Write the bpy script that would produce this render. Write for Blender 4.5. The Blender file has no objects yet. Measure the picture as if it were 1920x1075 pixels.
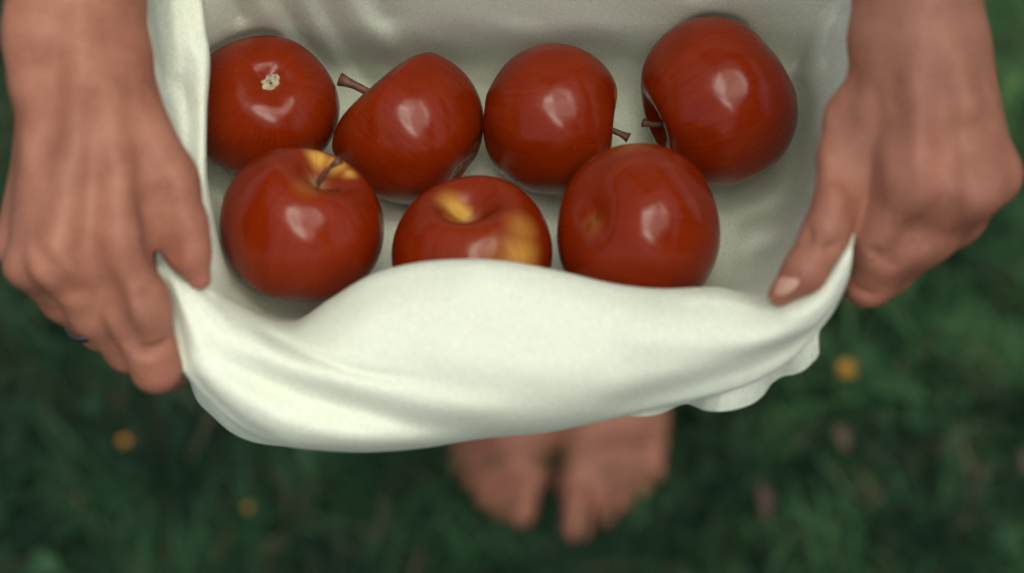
import bpy, math, random
import numpy as np
from mathutils import Vector, Matrix, noise

SC = bpy.context.scene
COL = SC.collection
R = math.radians

# ------------------------------------------------------------------ camera
THETA = R(60.0)                      # looking down by this much
FPX = 4370.0                         # focal length in pixels of a 1920 wide frame
CAM = np.array((0.0, -0.93, 1.75))
cam_d = bpy.data.cameras.new('camera'); cam = bpy.data.objects.new('camera', cam_d); COL.objects.link(cam)
cam.location = CAM; cam.rotation_euler = (math.pi / 2 - THETA, 0, 0)
cam_d.sensor_width = 36.0; cam_d.lens = 36.0 * FPX / 1920.0
cam_d.clip_start = 0.05; cam_d.clip_end = 500
cam_d.dof.use_dof = True; cam_d.dof.focus_distance = 1.12; cam_d.dof.aperture_fstop = 3.5
cam_d.dof.aperture_blades = 0
SC.camera = cam

# ------------------------------------------------------------------ light
world = bpy.data.worlds.new('World'); SC.world = world; world.use_nodes = True
wn = world.node_tree.nodes; wl = world.node_tree.links
sky = wn.new('ShaderNodeTexSky'); sky.sky_type = 'NISHITA'; sky.sun_disc = False
SUN_EL, SUN_AZ = R(70), R(145)       # azimuth of the sun, clockwise from +Y
sky.sun_elevation = SUN_EL; sky.sun_rotation = SUN_AZ
wn['Background'].inputs['Strength'].default_value = 0.095
sky.air_density = 0.8; sky.dust_density = 2.5; sky.ozone_density = 0.6
veil = wn.new('ShaderNodeHueSaturation'); veil.inputs['Saturation'].default_value = 0.30     # thin high cloud
wl.new(sky.outputs['Color'], veil.inputs['Color']); wl.new(veil.outputs['Color'], wn['Background'].inputs['Color'])
sun_d = bpy.data.lights.new('sun', 'SUN'); sun = bpy.data.objects.new('sun', sun_d); COL.objects.link(sun)
sun_d.energy = 2.3; sun_d.angle = R(38); sun_d.color = (1.0, 0.975, 0.82)
sdir = Vector((math.sin(SUN_AZ) * math.cos(SUN_EL), math.cos(SUN_AZ) * math.cos(SUN_EL), math.sin(SUN_EL)))
sun.rotation_euler = sdir.to_track_quat('Z', 'Y').to_euler(); sun.location = (0, -3, 5)
SC.view_settings.view_transform = 'Standard'; SC.view_settings.look = 'None'
SC.view_settings.gamma = 1; SC.view_settings.use_curve_mapping = False
SC.view_settings.exposure = 1.08
SC.cycles.max_bounces = 8

# ------------------------------------------------------------------ helpers
ct, st = math.cos(THETA), math.sin(THETA)
AR = np.array((1.0, 0, 0)); AU = np.array((0, st, ct)); AF = np.array((0, ct, -st))
def P(px, py, d):
    """photo pixel and distance from the camera plane -> place in the world"""
    return CAM + AR * ((px - 960) / FPX * d) + AU * ((537.5 - py) / FPX * d) + AF * d
def PV(a):
    a = np.asarray(a, float)
    px, py, d = a[..., 0:1], a[..., 1:2], a[..., 2:3]
    return CAM + AR * ((px - 960) / FPX * d) + AU * ((537.5 - py) / FPX * d) + AF * d
def ground(px, py, z):
    u, v = (px - 960) / FPX, (537.5 - py) / FPX
    d = (CAM[2] - z) / (st - ct * v)
    return CAM + AR * (u * d) + AU * (v * d) + AF * d
def pxr(n, d): return n * d / FPX

def mesh_obj(name, V, F, mat=None, parent=None, smooth=True):
    me = bpy.data.meshes.new(name)
    V = np.ascontiguousarray(V, dtype=np.float32)
    if isinstance(F, np.ndarray):
        n, k = F.shape
        me.vertices.add(len(V)); me.vertices.foreach_set('co', V.ravel())
        me.loops.add(n * k); me.loops.foreach_set('vertex_index', F.astype(np.int32).ravel())
        me.polygons.add(n)
        me.polygons.foreach_set('loop_start', np.arange(0, n * k, k, dtype=np.int32))
        me.update(calc_edges=True)
    else:
        me.from_pydata([tuple(map(float, v)) for v in V], [], F)
    me.validate()
    me.polygons.foreach_set('use_smooth', np.full(len(me.polygons), smooth, dtype=bool))
    me.update()
    if mat: me.materials.append(mat)
    o = bpy.data.objects.new(name, me); COL.objects.link(o)
    if parent: o.parent = parent
    return o

def tag(o, label=None, cat=None, group=None, kind=None):
    for k, v in (('label', label), ('category', cat), ('group', group), ('kind', kind)):
        if v: o[k] = v
    return o

class Mat:
    def __init__(s, name):
        s.m = bpy.data.materials.new(name); s.m.use_nodes = True
        s.n = s.m.node_tree.nodes; s.l = s.m.node_tree.links; s.b = s.n['Principled BSDF']
    def node(s, t, **kw):
        x = s.n.new(t)
        for k, v in kw.items():
            if k in x.inputs: x.inputs[k].default_value = v
            else: setattr(x, k, v)
        return x
    def set(s, **kw):
        for k, v in kw.items(): s.b.inputs[k.replace('_', ' ')].default_value = v
    def link(s, a, b): s.l.new(a, b)
    def noise(s, scale, detail=3, vec=None, rough=0.5, dist=0.0):
        x = s.node('ShaderNodeTexNoise', Scale=scale, Detail=detail, Roughness=rough, Distortion=dist)
        s.link(vec or s.coord(), x.inputs['Vector']); return x.outputs['Fac']
    def coord(s, which='Object'):
        if not hasattr(s, '_c'): s._c = s.n.new('ShaderNodeTexCoord')
        return s._c.outputs[which]
    def ramp(s, fac, stops):
        x = s.n.new('ShaderNodeValToRGB'); e = x.color_ramp.elements
        while len(e) < len(stops): e.new(0.5)
        for q, (p, c) in zip(e, stops): q.position = p; q.color = (*c, 1)
        s.link(fac, x.inputs['Fac']); return x.outputs['Color']
    def mix(s, fac, a, b):
        x = s.n.new('ShaderNodeMix'); x.data_type = 'RGBA'
        for sock, v in ((x.inputs[0], fac), (x.inputs[6], a), (x.inputs[7], b)):
            if hasattr(v, 'links') or isinstance(v, bpy.types.NodeSocket): s.link(v, sock)
            elif isinstance(v, tuple): sock.default_value = (*v, 1)
            else: sock.default_value = v
        return x.outputs[2]
    def bump(s, h, strength, dist, prev=None):
        x = s.node('ShaderNodeBump', Strength=strength, Distance=dist); s.link(h, x.inputs['Height'])
        if prev: s.link(prev, x.inputs['Normal'])
        return x.outputs['Normal']

# ------------------------------------------------------------------ materials
def make_materials():
    M = {}
    m = Mat('cream_cotton'); c = m.coord()
    col = m.ramp(m.noise(9, 3), [(0.3, (0.815, 0.855, 0.71)), (0.7, (0.84, 0.885, 0.76))])
    fine = m.ramp(m.noise(1300, 2), [(0.3, (0.80,) * 3), (0.7, (1.08, 1.08, 1.08))])
    mu = m.n.new('ShaderNodeMix'); mu.data_type = 'RGBA'; mu.blend_type = 'MULTIPLY'; mu.inputs[0].default_value = 1
    m.link(col, mu.inputs[6]); m.link(fine, mu.inputs[7])
    m.link(mu.outputs[2], m.b.inputs['Base Color'])
    w = m.node('ShaderNodeTexWave', Scale=420, Distortion=1.5); w.inputs['Detail'].default_value = 2
    m.link(c, w.inputs['Vector'])
    n1 = m.bump(w.outputs['Fac'], 0.10, 0.0006)
    n2 = m.bump(m.noise(1000, 2), 0.5, 0.0012, n1)
    n3 = m.bump(m.noise(70, 3), 0.10, 0.003, n2)
    m.link(n3, m.b.inputs['Normal'])
    m.set(Roughness=0.85, Sheen_Weight=0.0, Subsurface_Weight=0.0)
    m.b.inputs['Specular IOR Level'].default_value = 0.04
    tr = m.node('ShaderNodeBsdfTranslucent'); tr.inputs['Color'].default_value = (0.80, 0.82, 0.66, 1)
    mx = m.n.new('ShaderNodeMixShader'); mx.inputs[0].default_value = 0.18
    out = m.n['Material Output']
    m.link(m.b.outputs[0], mx.inputs[1]); m.link(tr.outputs[0], mx.inputs[2]); m.link(mx.outputs[0], out.inputs['Surface'])
    M['cotton'] = m.m

    m = Mat('skin')
    f = m.noise(34, 5, None, .62); g = m.noise(12, 2)
    c1 = m.ramp(f, [(0.3, (0.215, 0.074, 0.043)), (0.7, (0.355, 0.148, 0.096))])
    at = m.node('ShaderNodeAttribute'); at.attribute_name = 'flush'
    c2 = m.mix(at.outputs['Fac'], c1, (0.30, 0.095, 0.062))
    c3 = m.mix(m.ramp(g, [(0.35, (0, 0, 0)), (0.75, (0.35, 0.35, 0.35))]), c2, (0.30, 0.15, 0.100))
    fine = m.ramp(m.noise(750, 3), [(0.3, (0.84, 0.82, 0.80)), (0.7, (1.08, 1.08, 1.08))])
    mu = m.n.new('ShaderNodeMix'); mu.data_type = 'RGBA'; mu.blend_type = 'MULTIPLY'; mu.inputs[0].default_value = 1
    m.link(c3, mu.inputs[6]); m.link(fine, mu.inputs[7]); m.link(mu.outputs[2], m.b.inputs['Base Color'])
    m.b.inputs['Specular IOR Level'].default_value = 0.35
    m.set(Roughness=0.58, Subsurface_Weight=0.12, Subsurface_Scale=0.006)
    m.b.inputs['Subsurface Radius'].default_value = (1.0, 0.35, 0.2)
    v = m.node('ShaderNodeTexVoronoi', Scale=520); m.link(m.coord(), v.inputs['Vector'])
    n1 = m.bump(v.outputs['Distance'], 0.12, 0.0006)
    m.link(m.bump(m.noise(60, 5), 0.22, 0.003, n1), m.b.inputs['Normal'])
    M['skin'] = m.m

    m = Mat('nail'); m.set(Base_Color=(0.50, 0.26, 0.18, 1), Roughness=0.35, Subsurface_Weight=0.1, Coat_Weight=0.4)
    M['nail'] = m.m

    m = Mat('apple_skin')
    at = m.node('ShaderNodeAttribute'); at.attribute_name = 'pigment'    # 0 red, 1 unripe yellow
    rus = m.node('ShaderNodeAttribute'); rus.attribute_name = 'russet'
    lon = m.node('ShaderNodeAttribute'); lon.attribute_name = 'polar'    # stretched so streaks run pole to pole
    st_ = m.noise(9, 4, lon.outputs['Vector'])
    red = m.ramp(st_, [(0.2, (0.150, 0.0100, 0.0006)), (0.5, (0.172, 0.0138, 0.0008)), (0.85, (0.195, 0.022, 0.0012))])
    spots = m.node('ShaderNodeTexVoronoi', Scale=165); m.link(m.coord(), spots.inputs['Vector'])
    lent = m.ramp(spots.outputs['Distance'], [(0.05, (.3, .3, .3)), (0.11, (0, 0, 0))])
    red = m.mix(m.mix(m.noise(30, 2), (0, 0, 0), lent), red, (0.40, 0.12, 0.03))
    yel = m.ramp(m.noise(14, 3, lon.outputs['Vector']), [(0.3, (0.46, 0.20, 0.025)), (0.7, (0.56, 0.32, 0.07))])
    mm = m.node('ShaderNodeMath', operation='ADD')
    sub = m.node('ShaderNodeMath', operation='MULTIPLY_ADD'); sub.inputs[1].default_value = 0.22; sub.inputs[2].default_value = -0.11
    sub.inputs[1].default_value = 0.4; sub.inputs[2].default_value = 0.8; mm.operation = 'MULTIPLY'
    m.link(m.noise(22, 3, lon.outputs['Vector']), sub.inputs[0]); m.link(at.outputs['Fac'], mm.inputs[0]); m.link(sub.outputs[0], mm.inputs[1])
    msk = m.ramp(mm.outputs[0], [(0.08, (0, 0, 0)), (1.0, (1, 1, 1))])
    col = m.mix(msk, red, yel)
    col = m.mix(rus.outputs['Fac'], col, (0.36, 0.24, 0.11))
    m.link(col, m.b.inputs['Base Color'])
    rr = m.ramp(m.noise(38, 3), [(0.3, (0.17,) * 3), (0.7, (0.25,) * 3)]); m.link(rr, m.b.inputs['Roughness'])
    m.set(IOR=1.30); m.b.inputs['Specular IOR Level'].default_value = 0.5
    m.link(m.bump(m.noise(26, 1.5), 0.8, 0.007, m.bump(m.noise(300, 3), 0.12, 0.0005)), m.b.inputs['Normal'])
    M['apple'] = m.m

    m = Mat('stem_bark'); m.link(m.ramp(m.noise(300, 3), [(0.3, (0.05, 0.016, 0.009)), (0.7, (0.14, 0.055, 0.032))]), m.b.inputs['Base Color'])
    m.set(Roughness=0.6); M['stem'] = m.m
    m = Mat('calyx'); m.link(m.ramp(m.noise(400, 3), [(0.3, (0.16, 0.12, 0.06)), (0.7, (0.42, 0.36, 0.24))]), m.b.inputs['Base Color'])
    m.set(Roughness=0.9); M['calyx'] = m.m

    m = Mat('grass'); at = m.node('ShaderNodeAttribute'); at.attribute_name = 'tint'
    oc = m.noise(5, 3)
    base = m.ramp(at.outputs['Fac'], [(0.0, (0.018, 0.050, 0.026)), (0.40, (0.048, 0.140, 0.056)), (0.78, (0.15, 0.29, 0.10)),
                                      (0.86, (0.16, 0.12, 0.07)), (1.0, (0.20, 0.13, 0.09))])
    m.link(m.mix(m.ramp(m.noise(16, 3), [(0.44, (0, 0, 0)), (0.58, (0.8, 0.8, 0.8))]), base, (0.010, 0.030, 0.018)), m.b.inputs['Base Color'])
    m.set(Roughness=0.6); m.b.inputs['Specular IOR Level'].default_value = 0.25
    tr = m.node('ShaderNodeBsdfTranslucent'); m.link(base, tr.inputs['Color'])
    mx = m.n.new('ShaderNodeMixShader'); mx.inputs[0].default_value = 0.3
    m.link(m.b.outputs[0], mx.inputs[1]); m.link(tr.outputs[0], mx.inputs[2]); m.link(mx.outputs[0], m.n['Material Output'].inputs['Surface'])
    M['grass'] = m.m

    m = Mat('soil'); m.link(m.ramp(m.noise(14, 6), [(0.3, (0.008, 0.016, 0.010)), (0.55, (0.016, 0.036, 0.018)), (0.75, (0.035, 0.028, 0.02))]), m.b.inputs['Base Color'])
    m.link(m.bump(m.noise(60, 5), 0.6, 0.02), m.b.inputs['Normal'])
    m.set(Roughness=1.0); m.b.inputs['Specular IOR Level'].default_value = 0.05; M['soil'] = m.m
    m = Mat('dry_leaf'); at = m.node('ShaderNodeAttribute'); at.attribute_name = 'tint'
    m.link(m.ramp(at.outputs['Fac'], [(0, (0.05, 0.027, 0.02)), (0.5, (0.10, 0.055, 0.04)), (1, (0.12, 0.09, 0.05))]), m.b.inputs['Base Color'])
    m.set(Roughness=0.8); M['leaf'] = m.m
    for nm, c, r in (('petal', (0.36, 0.17, 0.01), 0.6), ('flower_stem', (0.05, 0.12, 0.03), 0.6), ('hair', (0.06, 0.03, 0.015), 0.45),
                     ('eye_white', (0.7, 0.68, 0.64), 0.3), ('iris', (0.05, 0.03, 0.02), 0.2), ('lip', (0.45, 0.13, 0.11), 0.4)):
        m = Mat(nm); m.set(Base_Color=(*c, 1), Roughness=r); M[nm] = m.m
    m = Mat('silver'); m.set(Base_Color=(0.16, 0.16, 0.18, 1), Metallic=1.0, Roughness=0.3); M['silver'] = m.m
    return M
M = make_materials()

# ------------------------------------------------------------------ ground, grass, leaves, flowers
rng = np.random.default_rng(7)
def gz(x, y):
    return 0.012 * np.sin(x * 5.1 + 1.3) * np.sin(y * 4.3) + 0.006 * np.sin(x * 17 + y * 11)
def make_ground():
    xs = np.concatenate([[-220, -60, -20, -8], np.linspace(-4, 4, 121), [8, 20, 60, 220]])
    X, Y = np.meshgrid(xs, xs, indexing='ij'); fade = np.clip(1.5 - np.hypot(X, Y) / 4, 0, 1)
    V = np.stack([X, Y, gz(X, Y) * fade - 0.004], -1).reshape(-1, 3); n = len(xs)
    i = np.arange(n * n).reshape(n, n)
    F = np.stack([i[:-1, :-1], i[1:, :-1], i[1:, 1:], i[:-1, 1:]], -1).reshape(-1, 4)
    tag(mesh_obj('ground', V, F, M['soil']), kind='structure')
make_ground()

FEET_KEEPOUT = []
def blades(n, cx, cy, rad, hmin, hmax, wmin, wmax, keep=True, power=0.5, inner=0):
    a = rng.uniform(0, 2 * np.pi, n); r = np.sqrt(inner ** 2 + (rad ** 2 - inner ** 2) * rng.uniform(0, 1, n))
    x, y = cx + r * np.cos(a), cy + r * np.sin(a)
    # clumping
    cl = np.sin(x * 23 + 2 * np.sin(y * 19)) * np.sin(y * 27 + 1.7 * np.sin(x * 17)) + 0.5 * np.sin(x * 61) * np.sin(y * 53 + x * 20)
    h = rng.uniform(hmin, hmax, n) * np.clip(1 + 0.6 * cl, .25, 2)
    ok = np.ones(n, bool)
    for (fx, fy, fr) in FEET_KEEPOUT: ok &= (x - fx) ** 2 + (y - fy) ** 2 > fr ** 2
    x, y, h = x[ok], y[ok], h[ok]; n = len(x)
    az = rng.uniform(0, 2 * np.pi, n); lean = rng.uniform(0.15, 1.25, n); w = rng.uniform(wmin, wmax, n)
    dx, dy = np.cos(az), np.sin(az); sx, sy = -dy, dx
    V = np.zeros((n, 7, 3)); z0 = gz(x, y) - 0.006
    for k, (t, ww) in enumerate(((0, 1), (0.4, 0.95), (0.75, 0.65), (1.0, 0))):
        off = h * np.sin(lean) * t ** 1.7; up = h * (t - 0.35 * np.sin(lean) * t * t)
        px_, py_, pz_ = x + dx * off, y + dy * off, z0 + up
        if k < 3:
            for s, q in ((-1, 0), (1, 1)):
                V[:, 2 * k + q] = np.stack([px_ + s * sx * w * ww / 2, py_ + s * sy * w * ww / 2, pz_], -1)
        else: V[:, 6] = np.stack([px_, py_, pz_], -1)
    b = np.arange(n)[:, None] * 7
    F = np.concatenate([b + np.array(q) for q in ((0, 1, 3), (0, 3, 2), (2, 3, 5), (2, 5, 4), (4, 5, 6))], 0)
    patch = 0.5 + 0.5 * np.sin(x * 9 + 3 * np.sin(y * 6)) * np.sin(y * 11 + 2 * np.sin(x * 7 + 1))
    light = np.clip(.62 + .30 * np.sin(x * 3.1 + .4) + .25 * y, .35, 1.1)  # brighter light to the right and back, painted into the blade tint
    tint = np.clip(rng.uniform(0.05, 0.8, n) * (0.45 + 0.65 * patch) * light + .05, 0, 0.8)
    dead = rng.uniform(0, 1, n) < 0.05 + 0.11 * (patch < 0.35); tint[dead] = rng.uniform(0.86, 1, dead.sum())
    return V.reshape(-1, 3), F, np.repeat(tint, 7)

def clover(n, cx, cy, rad):
    """low three-leaved plants between the blades"""
    Vs, Fs, Ts = [], [], []; k = 0
    for _ in range(n):
        r = rad * math.sqrt(rng.uniform()); a = rng.uniform(0, 6.283); x, y = cx + r * math.cos(a), cy + r * math.sin(a)
        if any((x - fx) ** 2 + (y - fy) ** 2 < fr ** 2 for fx, fy, fr in FEET_KEEPOUT): continue
        z = gz(x, y) + rng.uniform(0.02, 0.045); a0 = rng.uniform(0, 6.283); s = rng.uniform(0.009, 0.017); t = rng.uniform(0.15, 0.42)
        for j in range(3):
            b = a0 + j * 2.094; tz = rng.uniform(-.3, .3)
            pts = [(0, 0, 0)] + [(s * (0.55 + 0.55 * math.cos(q)), s * 0.55 * math.sin(q), s * (0.15 * math.sin(q) + tz * (0.5 + 0.5 * math.cos(q)))) for q in (-2.2, -1.3, -.4, .4, 1.3, 2.2)]
            for (u, v, w) in pts: Vs.append((x + u * math.cos(b) - v * math.sin(b), y + u * math.sin(b) + v * math.cos(b), z + w))
            Fs += [(k, k + i, k + i + 1) for i in range(1, 6)]; Ts += [t] * 7; k += 7
    return np.array(Vs), np.array(Fs), np.array(Ts)

def make_grass():
    global FEET_KEEPOUT
    # feet stand here; the blades under them are pressed flat
    for (px, py) in ((1110, 930), (1150, 880), (1165, 820), (1150, 760), (1150, 700), (1150, 640), (1100, 800), (1210, 800), (945, 900), (930, 850), (925, 790), (925, 740), (925, 690)):
        g = ground(px, py, 0.02); FEET_KEEPOUT.append((g[0], g[1], 0.007 if py > 860 else 0.026))
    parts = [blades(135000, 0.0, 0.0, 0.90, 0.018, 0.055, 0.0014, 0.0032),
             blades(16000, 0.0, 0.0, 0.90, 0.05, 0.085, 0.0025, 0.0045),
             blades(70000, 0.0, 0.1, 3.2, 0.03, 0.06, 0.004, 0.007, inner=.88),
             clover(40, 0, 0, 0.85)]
    V, F, T, k = [], [], [], 0
    for v, f, t in parts: V.append(v); F.append(f + k); T.append(t); k += len(v)
    V = np.concatenate(V); F = np.concatenate(F); T = np.concatenate(T)
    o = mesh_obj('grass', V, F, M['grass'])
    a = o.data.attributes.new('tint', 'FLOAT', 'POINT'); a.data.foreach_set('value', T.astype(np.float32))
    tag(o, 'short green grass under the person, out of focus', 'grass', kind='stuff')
make_grass()

def make_leaves():
    Vs, Fs, Ts = [], [], []; k = 0
    for _ in range(80):
        x, y = rng.uniform(-1.0, 1.0), rng.uniform(-0.85, 0.8)
        if any((x - fx) ** 2 + (y - fy) ** 2 < (fr + .02) ** 2 for fx, fy, fr in FEET_KEEPOUT): continue
        z = gz(x, y) + rng.uniform(0.025, 0.05); a = rng.uniform(0, 6.283); L = rng.uniform(0.006, 0.017); W = L * rng.uniform(.3, .55)
        tp, tr = rng.uniform(-.5, .5), rng.uniform(-.5, .5); t = rng.uniform()
        for i in range(7):
            u = i / 6; w = W * math.sin(math.pi * min(1, u * .96 + .02)) ** .8
            for s in (-1, 0, 1):
                lx, ly = (u - .5) * 2 * L, s * w; lz = -0.25 * L * (u - .5) ** 2 * 4 + abs(s) * w * .35 + lx * tp + ly * tr
                Vs.append((x + lx * math.cos(a) - ly * math.sin(a), y + lx * math.sin(a) + ly * math.cos(a), z + lz)); Ts.append(t)
        for i in range(6):
            for s in range(2):
                b = k + 3 * i + s; Fs.append((b, b + 3, b + 4, b + 1))
        k += 21
    o = mesh_obj('fallen_leaves', np.array(Vs), np.array(Fs), M['leaf'])
    a = o.data.attributes.new('tint', 'FLOAT', 'POINT'); a.data.foreach_set('value', np.array(Ts, np.float32))
    tag(o, 'small dry brown leaves scattered in the grass', 'fallen leaves', kind='stuff')
make_leaves()

def make_flower(px, py, r, label, lit=1.0):
    z = 0.06; g = ground(px, py, z)
    root = bpy.data.objects.new('yellow_flower', None); COL.objects.link(root); root.location = (g[0], g[1], 0)
    tag(root, label, 'flower', 'yellow flowers in the grass')
    Vs, Fs = [], []; k = 0
    for ring, n, L, up in ((0, 15, 1.0, .12), (1, 13, .75, .35), (2, 9, .45, .7)):
        for j in range(n):
            a = (j + .5 * ring) / n * 6.283 + rng.uniform(-.1, .1); l = r * L * rng.uniform(.9, 1.1); w = r * .22
            for (t, ww) in ((.1, .5), (.6, 1), (1, .6)):
                for s in (-1, 1):
                    Vs.append((t * l * math.cos(a) - s * w * ww * math.sin(a), t * l * math.sin(a) + s * w * ww * math.cos(a), z + up * l * t))
            Fs += [(k, k + 1, k + 3, k + 2), (k + 2, k + 3, k + 5, k + 4)]; k += 6
    mesh_obj('flower_head', np.array(Vs), np.array(Fs), M['petal'], root)
    Vs = [(0.0012 * math.cos(a), 0.0012 * math.sin(a), zz) for zz in (0, z) for a in np.arange(6) * 1.047]
    mesh_obj('flower_stem', np.array(Vs), np.array([(i, (i + 1) % 6, 6 + (i + 1) % 6, 6 + i) for i in range(6)]), M['flower_stem'], root)
make_flower(1588, 693, .0072, 'brightest yellow flower, in the grass right of the wavy hem')
make_flower(233, 827, .0042, 'yellow flower in the grass below the hand on the left')
make_flower(465, 952, .0030, 'small orange yellow flower under the left end of the dress flap')

def make_blocker_tree():
    """unseen tree added behind the camera; its boughs partly block the sun and break up highlights"""
    rnd = random.Random(11); root = bpy.data.objects.new('added_blocker_tree', None); COL.objects.link(root); root.location = (1.9, -2.4, 0)
    tag(root, 'added leafy tree behind the camera, out of view, its boughs shaping the highlights on the fruit', 'tree')
    V, F, LV, LF_ = [], [], [], []
    def tube(p, q, a, b, n=8, m=7):
        p, q = Vector(p), Vector(q); d = (q - p); u = d.orthogonal().normalized(); w = d.normalized().cross(u); k0 = len(V)
        sag = Vector((rnd.uniform(-.1, .1), rnd.uniform(-.1, .1), rnd.uniform(0, .12))) * d.length
        pts = [p + d * (i / m) + sag * math.sin(math.pi * i / m) for i in range(m + 1)]
        for i, c in enumerate(pts):
            rr = a + (b - a) * i / m
            for k in range(n): t = k / n * 6.2832; V.append(tuple(c + (u * math.cos(t) + w * math.sin(t)) * rr))
        for i in range(m):
            for k in range(n): F.append((k0 + i * n + k, k0 + i * n + (k + 1) % n, k0 + (i + 1) * n + (k + 1) % n, k0 + (i + 1) * n + k))
        return pts
    def leaves(c, rad, n):
        for _ in range(n):
            p = c + Vector((rnd.gauss(0, .5), rnd.gauss(0, .5), rnd.gauss(0, .4))) * rad
            a = Vector((rnd.uniform(-1, 1), rnd.uniform(-1, 1), rnd.uniform(-.7, .5))).normalized() * rnd.uniform(.03, .05); b = a.orthogonal().normalized() * .018
            b.rotate(Matrix.Rotation(rnd.uniform(0, 6.28), 3, a)); k = len(LV)
            LV.extend([tuple(p), tuple(p + a * .45 + b), tuple(p + a), tuple(p + a * .45 - b)]); LF_.append((k, k + 1, k + 2, k + 3))
    T0 = Vector((0, 0, 0)); fork = Vector((-.1, .05, 1.7))
    tube(T0, fork, .13, .10, 12)
    ends = [(-.85, .95, 3.35), (-1.75, 1.15, 3.05), (-1.25, 1.7, 3.0), (-.5, 1.9, 3.4), (.5, .3, 3.3), (.9, -.8, 3.1), (-.6, -1.1, 3.3), (-1.7, -.2, 3.0), (.1, 1.1, 3.6), (-1.9, 2.3, 3.6)]
    for e in ends:
        pts = tube(fork, Vector(e), .055, .018, 8, 9)
        for i in range(4, 10):
            for _ in range(2):
                q = pts[i] + Vector((rnd.uniform(-.45, .45), rnd.uniform(-.45, .45), rnd.uniform(-.1, .4)))
                tw = tube(pts[i], q, .009, .004, 5, 4)
                if rnd.random() < .75: leaves(q, rnd.uniform(.14, .26), 240); leaves(tw[2], .08, 40)
    mesh_obj('trunk', np.array(V), np.array(F), M['stem'], root)
    o = mesh_obj('crown', np.array(LV), np.array(LF_), M['grass'], root)
    a = o.data.attributes.new('tint', 'FLOAT', 'POINT'); a.data.foreach_set('value', np.repeat(np.array([rnd.uniform(.3, .75) for _ in LF_], np.float32), 4))
make_blocker_tree()  # added for its leaf gaps over the sun disc, which shape the apple highlights

# ------------------------------------------------------------------ apples
def stem_tube(pts, radii, name, mat, parent, seg=10):
    pts = [Vector(p) for p in pts]; V = []; F = []
    for i, p in enumerate(pts):
        d = (pts[min(i + 1, len(pts) - 1)] - pts[max(i - 1, 0)]).normalized()
        u = d.orthogonal().normalized(); w = d.cross(u)
        for k in range(seg):
            a = k / seg * 2 * math.pi; V.append(p + (u * math.cos(a) + w * math.sin(a)) * radii[i])
    for i in range(len(pts) - 1):
        for k in range(seg):
            F.append((i * seg + k, i * seg + (k + 1) % seg, (i + 1) * seg + (k + 1) % seg, (i + 1) * seg + k))
    F += [tuple(range(seg))[::-1], tuple(range((len(pts) - 1) * seg, len(pts) * seg))]
    return mesh_obj(name, np.array([tuple(v) for v in V]), F, mat, parent)

def prof(t, ca=.30, cd=.26, ba=.22, bd=.13, taper=.0, flat=0):
    """radius and height of an apple's outline: t from 0 (stem pit) to 1 (calyx pit)"""
    a = math.pi * t
    rr = math.sin(a); z = math.cos(a)
    z *= 0.90
    if flat and z > .42: z = .42 + (z - .42) * (1 - flat)
    w = 1 - taper * (0.5 - 0.5 * z / .9)
    rr *= w
    # squarer shoulders than a ball, then the two pits
    rr = rr ** 0.86 if rr > 0 else 0
    z -= cd * math.exp(-(rr / ca) ** 2 * 1.1) if t < .5 else 0
    z += bd * math.exp(-(rr / ba) ** 2 * 1.1) if t >= .5 else 0
    return rr, z

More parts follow.
